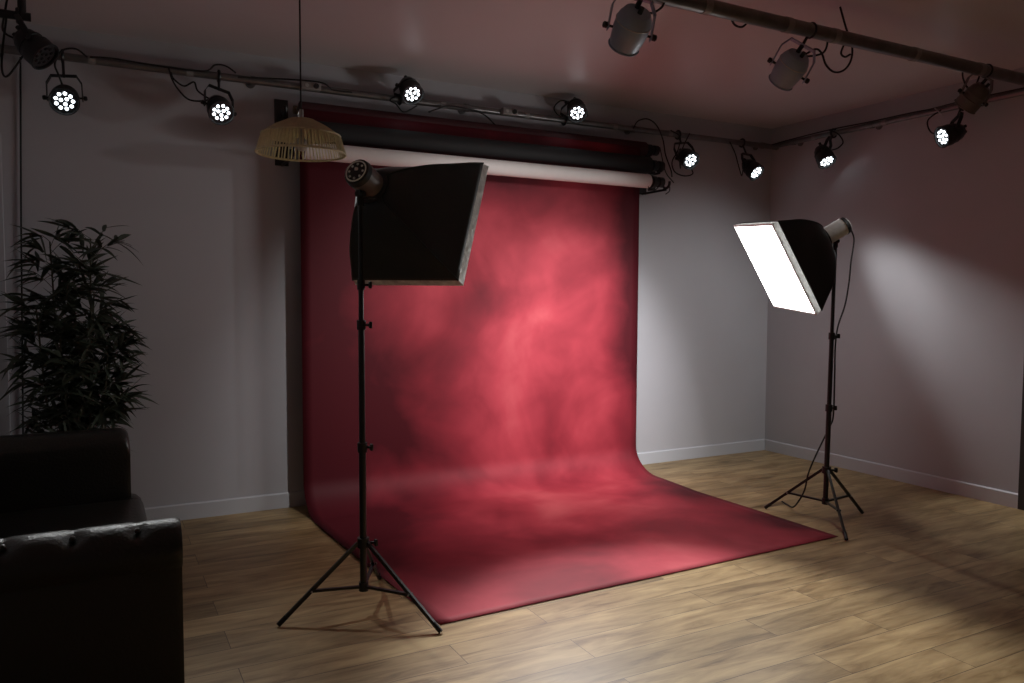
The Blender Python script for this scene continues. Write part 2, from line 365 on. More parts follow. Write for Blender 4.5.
rail('grey metal rail carrying two spotlights along the right wall', (-0.09, -0.12, RZ), (-0.09, -2.42, RZ), 0.022, (0.2, 0.5), (0.1, 0.45, 0.78), 'right')
rail('thick grey pipe crossing under the ceiling nearer the camera', (-3.9, -2.5, RZ), (-0.02, -2.5, RZ), 0.036, (0.22, 0.36, 0.45, 0.62, 0.78), (0.05, 0.915))

# ------------------------------------------------------------------ par lights
def par(name, label, pos, d, anchor, lit=True, body=M_blackm, size=1.0, group=None, power=1.0, cone=42, blend=0.6, color=(0.97, 0.985, 0.98), grow=None, ndots=(3, 9), roll=0.0):
    pos, d, anchor = Vector(pos), Vector(d).normalized(), Vector(anchor)
    t = thing(name, label, 'spotlight', pos, 0, group); S = size
    R = 0.076 * S; L = 0.15 * S; back = pos - d * L * 0.62; front = pos + d * L * 0.38
    prof = [(0, 0.030 * S), (0.004 * S, 0.044 * S), (0.018 * S, 0.050 * S), (0.026 * S, 0.058 * S), (0.060 * S, 0.066 * S), (0.062 * S, 0.070 * S), (0.072 * S, 0.070 * S), (0.074 * S, 0.066 * S), (0.100 * S, 0.070 * S), (0.102 * S, R), (L + 0.012 * S, R), (L + 0.012 * S, R - 0.006 * S), (L, R - 0.008 * S)]
    if body is M_silver: prof = [(0, 0.040 * S), (0.005 * S, 0.056 * S), (0.03 * S, 0.070 * S), (0.05 * S, 0.074 * S), (0.09 * S, 0.074 * S), (0.13 * S, 0.068 * S), (L + 0.012 * S, 0.062 * S), (L + 0.012 * S, 0.056 * S), (L, 0.054 * S)]; R = 0.064 * S
    MB().lathe(back, d, prof, 28).build('housing', body, t)
    if body is M_silver: MB().torus(back + d * 0.05 * S, d, 0.074 * S, 0.0025 * S).build('band', M_greyal, t); W0 = 0.078 * S
    MB().torus(front + d * 0.012 * S, d, R, 0.004 * S).build('front_ring', body, t)
    x = d.cross(Vector((0, 0, 1))).normalized(); y = x.cross(d)
    if ndots:
        bd_ = MB(); bd_.cyl(front + d * 0.001, front + d * 0.003, R - 0.009 * S, seg=28); bd_.build('lens_plate', M_lens, t)
        b = MB()
        for n_, rr in ((ndots[0], 0.0175 * S), (ndots[1], 0.044 * S)):
            for k in range(n_):
                a = 2 * PI * k / n_ + 0.3 + roll; c = front + d * 0.003 + (x * math.cos(a) + y * math.sin(a)) * rr
                b.lathe(c, d, [(0, 0.0102 * S), (0.004 * S, 0.0094 * S), (0.007 * S, 0.007 * S), (0.008 * S, 0.002 * S)], 12)
        b.build('led_lenses', M_led if lit else M_lens, t)
    # yoke towards the anchor on the rail
    up = (anchor - pos); s = d.cross(up); s = s.normalized() if s.length > 1e-3 else x
    u = (up - s * up.dot(s)).normalized(); A = min(0.15 * S, up.length - 0.035); W = (0.078 * S if body is M_silver else R) + 0.014 * S
    b = MB(); pv = pos
    pts = [pv - s * W - u * 0.015 * S, pv - s * W + u * A * 0.65, pv - s * W * 0.72 + u * A, pv + s * W * 0.72 + u * A, pv + s * W + u * A * 0.65, pv + s * W - u * 0.015 * S]
    for q0, q1 in zip(pts, pts[1:]): b.bar(q0 - (q1 - q0) * 0.02, q1 + (q1 - q0) * 0.02, 0.024 * S, 0.005 * S, up=u if abs((q1 - q0).normalized().dot(u)) < 0.9 else s)
    b.build('yoke', body, t)
    for sg in (-1, 1):
        MB().lathe(pv + s * sg * (W - 0.020 * S), s * sg, [(0, 0.006), (0.024 * S, 0.006), (0.026 * S, 0.013 * S), (0.040 * S, 0.013 * S), (0.044 * S, 0.008 * S)], 12).build('knob', M_black, t)
    top = pv + u * A
    b = MB(); b.cyl(top - u * 0.008, anchor, 0.008); dd = anchor - top
    b.torus(anchor, (1, 0, 0) if abs(anchor.y + 0.09) < 0.02 or anchor.y < -2.3 or abs(anchor.y + 0.5) < 0.2 and anchor.x < -5 else (0, 1, 0), 0.034, 0.009, 20, 6)
    b.build('clamp', M_blackm, t)
    # tail socket
    b = MB(); b.cyl(back + y * 0.02 * S, back + y * 0.02 * S - d * 0.035 * S, 0.011 * S); b.cyl(back - y * 0.018 * S, back - y * 0.018 * S - d * 0.025 * S, 0.010 * S); b.build('cable_socket', M_black, t)
    if lit:
        spot('beam', front + d * 0.03, d, POWER['led'] * power, cone, blend, color, t, 0.045)
    return t
G = None
PAR = [
 ('black spotlight lit white, leftmost on the back rail above the palm', (-5.791, -0.20, 2.597), (-0.05, -1.0, -0.55), (-5.80, -0.09, 2.86), dict(power=0.5, cone=56)),
 ('black spotlight lit white hanging from the back rail left of the pendant lamp', (-4.952, -0.20, 2.635), (0.10, -0.85, -0.62), (-4.935, -0.09, 2.86), dict(power=0.55, cone=64)),
 ('black spotlight lit white standing on the back rail right of the pendant lamp', (-3.692, -0.22, 2.905), (0.05, -0.85, -0.85), (-3.72, -0.09, 2.86), dict(power=1.1, cone=44)),
 ('black spotlight lit white above the middle of the paper rolls, left of the roll ends', (-2.32, -0.22, 2.925), (-0.32, -0.8, -0.80), (-2.35, -0.09, 2.86), dict(power=5.4, cone=40)),
 ('black spotlight lit white just right of the roll ends with cable loops on its left', (-1.189, -0.20, 2.65), (-0.05, -0.80, -0.50), (-1.20, -0.09, 2.86), dict(power=0.6, cone=44, blend=0.8)),
 ('black spotlight lit white hanging nearest the room corner on the back rail', (-0.441, -0.20, 2.615), (0.15, -0.84, -0.72), (-0.46, -0.09, 2.86), dict(power=1.7, cone=32, blend=1.0)),
 ('black spotlight lit white on the right wall rail, nearer the corner', (-0.20, -0.781, 2.66), (-0.15, -1.30, -1.9), (-0.09, -0.78, 2.86), dict(power=0.7, cone=30)),
 ('black spotlight lit white on the right wall rail, farther from the corner', (-0.22, -1.904, 2.64), (-0.95, 0.42, -0.36), (-0.09, -1.90, 2.86), dict(power=0.6, cone=50)),
]
for lab, p, d_, an, kw in PAR: par('spotlight', lab, p, d_, an, group='black lit spotlights on the wall rails', **kw)
par('spotlight', 'silver spotlight at the top of the photo hanging from the thick pipe, seen from behind', (-3.49, -2.50, 2.672), (0.13, 0.78, -0.62), (-3.45, -2.5, 2.86), group='silver spotlights on the thick pipe', lit=True, power=1.7, cone=78, blend=1.0, color=(1.0, 0.98, 0.96), body=M_silver, size=1.12, ndots=(3, 9))
par('spotlight', 'silver spotlight hanging tilted from the middle of the thick pipe with cable loops', (-2.452, -2.47, 2.645), (0.06, 0.82, -0.66), (-2.33, -2.5, 2.86), group='silver spotlights on the thick pipe', lit=True, power=3.1, cone=54, blend=1.0, color=(0.98, 0.98, 1.0), body=M_silver, size=1.05)
par('spotlight', 'dark unlit spotlight in the top left corner of the photo', (-5.915, -0.58, 2.76), (0.62, -0.3, -0.62), (-5.99, -0.52, 2.93), lit=False, size=1.05)
par('spotlight', 'dim grey spotlight seen from behind under the right end of the thick pipe', (-0.86, -2.46, 2.70), (-0.05, 0.75, -0.70), (-0.80, -2.5, 2.86), lit=True, power=0.9, cone=84, blend=1.0, body=M_brown, size=0.95)
t = thing('lighting_rail', 'short dark rail under the ceiling in the top left corner', 'lighting rail', (-5.99, -0.52, 2.93), 0, 'lighting rails under the ceiling')
MB().cyl((-6.38, -0.52, 2.93), (-5.93, -0.52, 2.93), 0.022).build('tube', M_blackm, t)
MB().cyl((-5.97, -0.52, 2.93), (-5.97, -0.52, CEIL), 0.02).build('ceiling_hanger', M_blackm, t)
tag(MB().cyl((-0.25, -1.80, 2.84), (-0.30, -1.90, 2.76), 0.004, seg=8).build('safety_rod', M_white_plastic), 'thin bright rod above the spotlight farther from the corner', 'rod')

# power strip boxes and cables on the rail
for x, lab in ((-4.36, 'small grey junction box taped on the back rail by the pendant cord'), (-2.86, 'small grey junction box on the back rail above the middle of the rolls')):
    t = thing('junction_box', lab, 'junction box', (x, -0.13, 2.83), 0, 'junction boxes on the back rail')
    b = MB(); b.box((x, -0.128, RZ), (0.13, 0.045, 0.05), bevel=0.006); b.build('box', M_tape, t)
    b = MB(); b.cyl((x + 0.03, -0.15, RZ), (x + 0.03, -0.165, RZ), 0.017); b.build('socket', M_black, t)
    b = MB(); b.cyl((x - 0.03, -0.15, RZ), (x - 0.03, -0.156, RZ), 0.012); b.build('socket', M_greyal, t)
C1 = dict([
('arched black cable from the rail to the leftmost spotlight', [(-5.674,-0.13,2.865),(-5.729,-0.16,2.894),(-5.795,-0.16,2.879),(-5.827,-0.16,2.829),(-5.838,-0.17,2.782),(-5.82,-0.17,2.728),(-5.79,-0.12,2.64)]),
('black cable lying along the left part of the back rail', [(-5.658,-0.12,2.869),(-5.553,-0.12,2.878),(-5.391,-0.12,2.872),(-5.223,-0.12,2.868),(-5.021,-0.12,2.874),(-4.961,-0.12,2.92),(-4.895,-0.12,2.922),(-4.835,-0.12,2.887)]),
('black cable hanging in a deep loop left of the second spotlight', [(-5.23,-0.12,2.86),(-5.217,-0.16,2.79),(-5.184,-0.16,2.733),(-5.128,-0.16,2.679),(-5.058,-0.16,2.675),(-4.987,-0.13,2.702)]),
('short black cable in a shallow loop left of the second spotlight', [(-5.22,-0.12,2.84),(-5.205,-0.15,2.793),(-5.148,-0.15,2.758),(-5.09,-0.15,2.79),(-5.068,-0.15,2.738),(-4.99,-0.12,2.70)]),
('black cable on the rail beside the pendant cord', [(-4.823,-0.12,2.862),(-4.674,-0.12,2.876),(-4.429,-0.14,2.89),(-4.282,-0.14,2.89),(-4.201,-0.12,2.858),(-4.076,-0.12,2.858)]),
('black cable dangling below the spotlight right of the pendant lamp', [(-3.762,-0.14,2.872),(-3.814,-0.15,2.831),(-3.77,-0.15,2.809),(-3.711,-0.15,2.76),(-3.606,-0.13,2.82)]),
('black cable sagging under the middle of the back rail', [(-3.514,-0.12,2.788),(-3.453,-0.13,2.814),(-3.359,-0.13,2.846),(-3.199,-0.13,2.842),(-3.076,-0.13,2.817),(-2.976,-0.13,2.747)]),
('curled black cable left of the spotlight above the rolls', [(-2.34,-0.13,3.00),(-2.432,-0.16,2.986),(-2.486,-0.16,2.926),(-2.449,-0.16,2.877),(-2.377,-0.15,2.868),(-2.321,-0.12,2.863)]),
('black cable arching over the rail and down beside the roll ends', [(-1.704,-0.13,2.855),(-1.664,-0.14,2.918),(-1.562,-0.14,2.945),(-1.467,-0.14,2.898),(-1.401,-0.14,2.788),(-1.388,-0.16,2.664),(-1.40,-0.25,2.52),(-1.43,-0.30,2.46)]),
('long black cable loop hanging left of the spotlight by the roll ends', [(-1.313,-0.13,2.88),(-1.235,-0.16,2.826),(-1.255,-0.16,2.715),(-1.317,-0.16,2.608),(-1.283,-0.16,2.527),(-1.174,-0.16,2.502),(-1.086,-0.16,2.534),(-1.12,-0.12,2.62)]),
('narrow black cable loop between the roll ends and the nearby spotlight', [(-1.096,-0.12,2.876),(-1.192,-0.15,2.747),(-1.223,-0.15,2.635),(-1.20,-0.13,2.57),(-1.19,-0.11,2.63)]),
('thin black cable hanging left of the spotlight nearest the corner', [(-0.636,-0.12,2.85),(-0.60,-0.15,2.75),(-0.562,-0.15,2.66),(-0.523,-0.15,2.57),(-0.50,-0.14,2.56),(-0.47,-0.12,2.62)]),
('black cable tied along the right wall rail', [(-0.12,-0.12,2.87),(-0.12,-0.333,2.880),(-0.12,-0.768,2.889),(-0.12,-1.158,2.881),(-0.12,-1.509,2.880),(-0.12,-1.672,2.875),(-0.12,-1.902,2.882),(-0.12,-2.186,2.88),(-0.12,-2.6,2.875)]),
('curled black cable above the spotlight on the right wall nearer the corner', [(-0.12,-0.761,2.886),(-0.16,-0.884,2.829),(-0.16,-0.936,2.754),(-0.16,-0.888,2.713),(-0.14,-0.807,2.71)]),
('curled black cable left of the spotlight under the thick pipe', [(-0.13,-1.767,2.85),(-0.2,-1.714,2.779),(-0.2,-1.733,2.696),(-0.2,-1.796,2.663),(-0.14,-1.88,2.69)]),
('large hanging cable loop reaching from the ceiling beside the tilted silver spotlight', [(-2.36,-2.43,2.72),(-2.305,-2.45,2.756),(-2.231,-2.45,2.793),(-2.184,-2.45,2.774),(-2.151,-2.45,2.721),(-2.087,-2.45,2.692),(-2.009,-2.45,2.713),(-1.955,-2.45,2.775),(-1.951,-2.45,2.857),(-2.002,-2.45,2.94),(-2.054,-2.45,3.045)]),
('black cable curling down the thick pipe to the tilted silver spotlight', [(-2.292,-2.46,2.902),(-2.186,-2.455,2.908),(-2.145,-2.45,2.851),(-2.166,-2.45,2.79),(-2.233,-2.45,2.759),(-2.33,-2.44,2.742)]),
('small curled cable end under the thick pipe', [(-2.019,-2.455,2.85),(-2.048,-2.46,2.796),(-2.016,-2.46,2.78),(-1.975,-2.46,2.80)]),
('black cable curving right from the silver spotlight at the top of the photo', [(-3.49,-2.55,2.76),(-3.434,-2.5,2.767),(-3.366,-2.5,2.774),(-3.314,-2.5,2.806),(-3.303,-2.51,2.83)]),
('black cable wound around the thick pipe left of its middle', [(-2.905,-2.46,2.895),(-2.846,-2.455,2.855),(-2.818,-2.46,2.821),(-2.771,-2.46,2.819),(-2.732,-2.46,2.85)]),
('black cable tangle hanging from the right part of the thick pipe', [(-1.117,-2.46,2.90),(-0.99,-2.46,2.89),(-0.936,-2.44,2.814),(-0.881,-2.44,2.76),(-0.813,-2.44,2.781),(-0.766,-2.44,2.861),(-0.791,-2.46,2.90)]),
('black cable curving up to the ceiling in the top left corner', [(-5.94,-0.52,2.80),(-6.011,-0.5,2.817),(-6.059,-0.5,2.851),(-6.047,-0.5,2.945),(-6.031,-0.5,3.045)]),
('black cable loop hanging left of the dark spotlight in the top left corner', [(-5.95,-0.53,2.76),(-6.034,-0.5,2.628),(-6.065,-0.5,2.623),(-6.067,-0.5,2.721),(-6.04,-0.52,2.91)]),
('thin dark cable running straight down the back wall behind the palm', [(-6.016,-0.012,2.845),(-6.036,-0.012,2.014),(-6.050,-0.012,1.316),(-6.066,-0.012,0.508),(-6.07,-0.012,0.12)]),
])
for lab, pts in C1.items():
    tag(MB().tube(pts, 0.0055 if 'thin' not in lab else 0.005).build('power_cable', M_cable), lab, 'cable', 'cables along the lighting rails')

# ------------------------------------------------------------------ pendant lamp
pl = thing('pendant_lamp', 'woven rattan dome pendant lamp hanging on a black cord in front of the backdrop', 'pendant lamp', (-4.905, -2.2, 2.03))
PX, PY = -4.907, -2.20
zt, zm, zb = 2.178, 2.118, 2.046      # crown, shoulder, lower rim
r0, r1, r2 = 0.052, 0.156, 0.177
b = MB(); N_ = 72
for k in range(N_):
    a = 2 * PI * k / N_; c_, s_ = math.cos(a), math.sin(a); rr = random.Random(k).uniform(0.0020, 0.0036)
    for c_, s_ in ((c_, s_), (math.cos(a + PI / N_), math.sin(a + PI / N_))): b.tube([(PX + r0 * c_, PY + r0 * s_, zt), (PX + (r0 + r1) / 2 * c_ * 1.02, PY + (r0 + r1) / 2 * s_ * 1.02, (zt + zm) / 2 + 0.003), (PX + r1 * c_, PY + r1 * s_, zm)], rr * 1.2, seg=5, smooth=1)
    a2 = a + random.Random(k + 500).uniform(-0.012, 0.012)
    b.tube([(PX + r1 * math.cos(a), PY + r1 * math.sin(a), zm), (PX + r2 * math.cos(a2), PY + r2 * math.sin(a2), zb)], rr, seg=5, smooth=1)
b.build('woven_shade', M_rattan, pl)
b = MB(); b.torus((PX, PY, zb), (0, 0, 1), r2, 0.0045, 64); b.torus((PX, PY, zm), (0, 0, 1), r1, 0.0045, 64); b.torus((PX, PY, zt), (0, 0, 1), r0, 0.004, 40); b.build('hoop', M_rattan2, pl)
b = MB(); b.cyl((PX, PY, zt - 0.002), (PX, PY, zt + 0.004), r0, seg=32); b.build('crown_disc', M_rattan, pl)
b = MB(); b.cyl((PX, PY, zt - 0.07), (PX, PY, zt + 0.045), 0.010); b.build('lamp_socket', M_greyal, pl)
b = MB(); b.ball((PX, PY, zt - 0.095), 0.028, 16); b.build('bulb', M_white_plastic, pl)
b = MB(); b.cyl((PX, PY, zt + 0.04), (PX, PY, CEIL), 0.0035, seg=8); b.lathe((PX, PY, CEIL - 0.02), (0, 0, 1), [(0, 0.03), (0.02, 0.045)], 24); b.build('cord', M_cable, pl)
b = MB(); b.tube([(PX, PY, zt + 0.07), (PX - 0.006, PY, zt + 0.055), (PX - 0.012, PY, zt + 0.045), (PX + 0.004, PY, zt + 0.04)], 0.006, smooth=3); b.build('strain_relief', M_cable, pl)

# ------------------------------------------------------------------ light stands
def stand(label, x, y, feet, hubz, lowz, topp, clamps):
    t = thing('light_stand', label, 'light stand', (x, y, 0), 0, 'tripod light stands'); B = Vector((x, y, 0)); T = Vector(topp); ax = (T - Vector((x, y, lowz))).normalized()
    def at(z): return Vector((x, y, lowz)) + ax * ((z - lowz) / ax.z)
    cz = [lowz - 0.02] + clamps + [T.z]; rad = [0.0165, 0.0145, 0.0120, 0.010, 0.009]
    for i in range(len(cz) - 1):
        MB().cyl(at(cz[i]), at(cz[i + 1]), rad[i], seg=16).build('pole_section', M_blackm, t)
    for i, z in enumerate(clamps):
        b = MB(); b.cyl(at(z - 0.022), at(z + 0.022), rad[i] + 0.006, seg=16); kd = Vector((0.86, -0.5, 0)) if i % 2 else Vector((0.88, -0.45, 0)); c = at(z)
        b.cyl(c, c + kd * 0.035, 0.006); b.box(c + kd * 0.042, (0.012, 0.022, 0.030), bevel=0.003); b.build('clamp_knob', M_black, t)
    b = MB(); b.cyl(at(hubz - 0.022), at(hubz + 0.022), 0.028, seg=18); b.cyl(at(hubz), at(hubz) + Vector((0.045, -0.03, 0)), 0.007)
    b.box(at(hubz) + Vector((0.05, -0.033, 0)), (0.014, 0.02, 0.03), bevel=0.003); b.build('leg_hub', M_black, t)
    MB().cyl(at(lowz - 0.02), at(lowz + 0.02), 0.022, seg=18).build('lower_hub', M_black, t)
    for f in feet:
        F = Vector((f[0], f[1], 0.008)); h = at(hubz); o = (F - Vector((x, y, 0))); o.z = 0; o.normalize()
        h0 = h + o * 0.026; s = o.cross(Vector((0, 0, 1)))
        lg = MB(); F2 = F + Vector((0, 0, 0.004)); lg.bar(h0, F2, 0.017, 0.013, up=s); leg = lg.build('leg', M_blackm, t)
        d = (F2 - h0).normalized(); MB().cyl(F2 - d * 0.045, F2 + d * 0.004, 0.0115, seg=12).build('rubber_foot', M_black, leg)
        mid = h0.lerp(F2, 0.60); l0 = at(lowz) + o * 0.02
        b = MB(); b.bar(l0, mid, 0.016, 0.012, up=(0, 0, 1)); b.cyl(mid - s * 0.014, mid + s * 0.014, 0.006, seg=10); b.build('brace', M_blackm, t)
        MB().cyl(mid - s * 0.0165, mid + s * 0.0165, 0.004, seg=10).build('rivet', M_greyal, t)
    MB().cyl(at(T.z), at(T.z + 0.03), 0.008, seg=12).build('spigot', M_greyal, t)
    return t
S1 = (-4.597, -2.0)
stand('black tripod light stand in front of the left edge of the red backdrop', *S1, [(-4.98, -1.985), (-4.372, -2.378), (-4.40, -1.63)], 0.331, 0.124, (-4.600, -2.0, 1.875), [0.774, 1.335, 1.516])
S2 = (-1.452, -1.94)
stand('black tripod light stand at the right front corner of the red backdrop', *S2, [(-1.590, -1.557), (-1.690, -2.30), (-1.098, -1.948)], 0.337, 0.130, (-1.425, -1.94, 1.80), [0.746, 1.217])

# ------------------------------------------------------------------ softboxes
def softbox(label, apex, az, el, roll, dist, wd, hg, diff, head_mat, stand_top, bulge=1.0, cord=None, apx_off=(0, 0), head_back=0.085, hr=0.058):
    az, el, roll = math.radians(az), math.radians(el), math.radians(roll)
    n = Vector((math.cos(el) * math.cos(az), math.cos(el) * math.sin(az), math.sin(el)))
    r = n.cross(Vector((0, 0, 1))).normalized(); u = r.cross(n)
    r, u = r * math.cos(roll) + u * math.sin(roll), -r * math.sin(roll) + u * math.cos(roll)
    A = Vector(apex); Cc = A + n * dist + Vector((apx_off[0], apx_off[1], 0))
    t = thing('softbox_light', label, 'softbox', A, 0, 'square softboxes')
    st = A + n * 0.085                                # speed ring
    NS = 10; rows = []; NT = 22
    lean = (Cc - A - n * dist)
    for i in range(NT + 1):
        tt = i / NT; g = tt ** -bulge if bulge < 0 else math.sin(tt * PI / 2) ** bulge; row = []
        for side in range(4):
            for k in range(NS):
                v = -1 + 2 * k / NS
                sx, sy = ((v, 1), (1, -v), (-v, -1), (-1, v))[side]
                L_ = math.hypot(sx, sy); cx, cy = sx / L_ * 0.075, sy / L_ * 0.075
                q = tt ** 0.5
                sag = 1 - 0.055 * math.sin(PI * tt) * (1 - v * v) + 0.012 * math.sin(9 * tt + side * 2 + 3 * v) * math.sin(PI * tt)
                px = cx * (1 - g) + sx * wd / 2 * g * sag; py = cy * (1 - g) + sy * hg / 2 * g * sag
                row.append(st + (Cc - n * 0.042 - st) * tt + r * px + u * py)
        rows.append(row)
    shell_rows = rows; b = MB(); b.quadgrid(rows, close_u=True); sh_ = b.build('fabric_shell', M_fabric, t, angle=50)
    md = sh_.modifiers.new('thickness', 'SOLIDIFY'); md.thickness = 0.0015; md.offset = -1
    # silver trim band round the open edge
    prof = []
    def loop(off, dep): return [Cc + n * dep + r * (sx * (wd / 2 + off)) + u * (sy * (hg / 2 + off)) for sx, sy in ((-1, 1), (1, 1), (1, -1), (-1, -1))]
    rr_ = [loop(-0.004, -0.045), loop(0.008, 0.0), loop(-0.004, 0.003)]
    def dense(lp, m_=12): return [lp[i].lerp(lp[(i + 1) % 4], k / m_) for i in range(4) for k in range(m_)]
    b = MB(); b.quadgrid([dense(l) for l in rr_], close_u=True); b.build('silver_trim', M_rim, t, label='silver reflective edge')
    # diffuser, gently bulging
    b = MB(); g_ = 10
    rows = [[Cc + r * (wd / 2 - 0.006) * (-1 + 2 * i / g_) + u * (hg / 2 - 0.006) * (-1 + 2 * j / g_) + n * (0.001 + 0.010 * (1 - (-1 + 2 * i / g_) ** 2) * (1 - (-1 + 2 * j / g_) ** 2)) for i in range(g_ + 1)] for j in range(g_ + 1)]
    b.quadgrid(rows); back_rows = [[p - n * 0.004 for p in rw] for rw in rows]; b.build('diffuser', diff, t)
    b = MB(); b.lathe(st - n * 0.012, n, [(0, 0.070), (0.006, 0.082), (0.030, 0.080), (0.034, 0.070)], 28); b.build('speed_ring', M_black, t)
    # seam ribs on the four corners
    b = MB()
    for side in range(4): b.tube([shell_rows[i][side * NS] for i in range(0, NT + 1)], 0.0045, seg=6, smooth=1)
    b.build('corner_seams', M_fabric, t)
    # lamp head
    hb = A - n * head_back; hl = head_back + 0.08; k_ = hr / 0.058
    prof = [(0, 0.044 * k_), (0.004, 0.050 * k_), (0.020, 0.055 * k_), (0.022, hr), (hl, hr), (hl + 0.003, 0.052)]
    hd = MB().lathe(hb, n, prof, 32).build('lamp_head', head_mat, t, label='cylindrical lamp head')
    b = MB(); b.lathe(hb - n * 0.006, n, [(0, 0.046 * k_), (0.004, 0.056 * k_), (0.028, hr + 0.002), (0.030, hr + 0.0005)], 32); b.build('rear_bezel', M_black, hd)
    b = MB()
    for k in range(8):
        a = 2 * PI * k / 8; b.ball(hb - n * 0.006 + (r * math.cos(a) + u * math.sin(a)) * 0.032 * k_, 0.006, 8)
    b.box(hb - n * 0.008 + u * 0.01, (0.014, 0.014, 0.014), bevel=0.003); b.build('controls', M_head, hd)
    b = MB(); b.torus(hb - n * 0.007, n, 0.045 * k_, 0.0035, 32, 6); b.build('control_ring', M_head, hd)
    # tilt bracket
    S = Vector(stand_top); b = MB(); m_ = A + n * 0.01 - u * 0.055
    b.cyl(S - Vector((0, 0, 0.035)), S + Vector((0, 0, 0.03)), 0.016); b.bar(S + Vector((0, 0, 0.02)), m_, 0.022, 0.030, up=n)
    b.cyl(S + Vector((0, 0, 0.0)), S + r * 0.05, 0.006); b.box(S + r * 0.06, (0.03, 0.012, 0.012), bevel=0.003)
    b.cyl((S + m_) / 2 - r * 0.022, (S + m_) / 2 + r * 0.022, 0.014); b.build('tilt_bracket', M_black, t)
    if cord:
        MB().tube([tuple(hb - n * 0.004)] + cord, 0.0055).build('power_cord', M_cable, t)
    return t
softbox('black square softbox on the left stand, turned away with its silver edge seen from behind', (-4.590, -2.0, 2.000), 37.4, -23.1, -0.5, 0.47, 0.60, 0.63, M_diffL, M_brown, (-4.600, -2.0, 1.905), bulge=-0.74, head_back=0.045, hr=0.065, apx_off=(0.032, -0.03))
softbox('square softbox glowing white on the right stand with a grey lamp head', (-1.436, -1.94, 1.893), 155.8, -29.8, 4.5, 0.48, 0.59, 0.62, M_diffR, M_head, (-1.425, -1.94, 1.825), bulge=-0.60, apx_off=(0.01, -0.01),
        cord=[(-1.30,-1.94,1.925), (-1.27,-1.94,1.897),(-1.249,-1.94,1.839),(-1.272,-1.94,1.701),(-1.285,-1.94,1.57),(-1.317,-1.94,1.419),(-1.378,-1.94,1.282),(-1.41,-1.95,1.158),(-1.415,-1.955,0.95),(-1.42,-1.958,0.70),(-1.418,-1.93,0.62),(-1.425,-1.9,0.55),(-1.505,-1.9,0.434),(-1.548,-1.88,0.313),(-1.535,-1.84,0.19),(-1.50,-1.76,0.09),(-1.44,-1.66,0.020),(-1.39,-1.56,0.010),(-1.36,-1.49,0.010)])

# ------------------------------------------------------------------ sofa
SX0, SX1 = -6.33, -5.43; SY0, SY1 = -2.70, -0.92
so = thing('sofa', 'black leather button-tufted sofa in the lower left corner, seen from its side', 'sofa', ((SX0 + SX1) / 2, (SY0 + SY1) / 2, 0))
def arm_mesh(yo, sgn, x0, x1, top, buttons, fr=0.0):
    """rolled arm running along x; outer face at yo, outward direction sgn"""
    rr = 0.092; cy = yo - sgn * 0.055; cz = top - rr; prof = []
    prof.append((yo, 0.085)); 
    for k in range(6): prof.append((yo - sgn * 0.002 * math.sin(k / 5 * PI), 0.10 + (cz - 0.10 - rr * 0.6) * k / 5))
    for k in range(15):
        a = math.radians(-40 + 215 * k / 14); prof.append((cy + sgn * rr * math.cos(a), cz + rr * math.sin(a)))
    iy = cy - sgn * rr * 0.85
    for k in range(6): prof.append((iy, cz - 0.06 - (cz - 0.16) * k / 5))
    n = 90; rows = []
    for i in range(n + 1):
        x = x0 + (x1 - x0) * i / n; e = min(1, (x1 - x) / 0.035); sc = math.sqrt(max(0, 1 - (1 - e) ** 2)) * 0.07 + 0.93
        row = []; dz = fr * (1 - math.sqrt(max(0, 1 - max(0, 1 - (x1 - x) / fr) ** 2))) if fr else 0
        for j, (y, z) in enumerate(prof):
            yy = cy + (y - cy) * sc; zz = z if z < cz - 0.1 else cz + (z - cz) * sc - dz * min(1, (z - cz + 0.1) / 0.12)
            dsp = 0.0
            for bx, by, bz in buttons:
                d2 = (x - bx) ** 2 / 0.0011 + ((yy - by) ** 2 + (zz - bz) ** 2) / 0.0016; dsp += 0.021 * math.exp(-d2)
                fold = math.exp(-((x - bx) / 0.011) ** 2) * 0.0035 if bz - 0.03 < zz and abs(yy - by) < 0.10 else 0; dsp += fold
            if zz > cz - 0.04 and dsp:
                v = Vector((0, yy - cy, zz - cz)); v = v.normalized() * dsp; yy -= v.y; zz -= v.z
            row.append((x, yy, zz))
        rows.append(row)
    b = MB(); vs = b.quadgrid(rows); b.bm.faces.new(vs[0]); b.bm.faces.new(vs[-1][::-1]); return b
TOP = 0.722
cyN = SY0 + 0.055; czN = TOP - 0.092
def bpos(x): a = math.radians(62); return (x, cyN - 0.092 * math.cos(a), czN + 0.092 * math.sin(a))
btn = [bpos(-5.56 - 0.185 * k) for k in range(5)]
arm = arm_mesh(SY0, -1, SX0, SX1, TOP, btn).build('armrest', M_leather, so, angle=60)
for q in btn: MB().ball((q[0], q[1] + 0.009, q[2] - 0.010), 0.010, 12).build('button', M_leather, arm)
arm2 = arm_mesh(SY1, 1, SX0, SX1 - 0.095, 0.782, [], 0.05).build('armrest', M_leather, so, angle=60)
b = MB(); b.box((SX0 + 0.11, (SY0 + SY1) / 2, 0.40), (0.20, SY1 - SY0 - 0.02, 0.62), bevel=0.07); b.build('backrest', M_leather, so)
b = MB(); b.box(((SX0 + SX1) / 2 + 0.02, (SY0 + SY1) / 2, 0.20), (SX1 - SX0 - 0.12, SY1 - SY0 - 0.10, 0.22), bevel=0.015); b.build('base', M_leather, so)
for k in range(2):
    w_ = (SY1 - SY0 - 0.32) / 2; b = MB(); b.box((SX0 + 0.51, SY0 + 0.16 + w_ * (k + 0.5), 0.365), (0.70, w_ - 0.008, 0.15), bevel=0.045); b.build('seat_cushion', M_leather, so)
b = MB(); b.box((SX1 - 0.120, SY1 - 0.08, 0.265), (0.16, 0.22, 0.33), bevel=0.06); b.build('arm_front', M_leather, so)
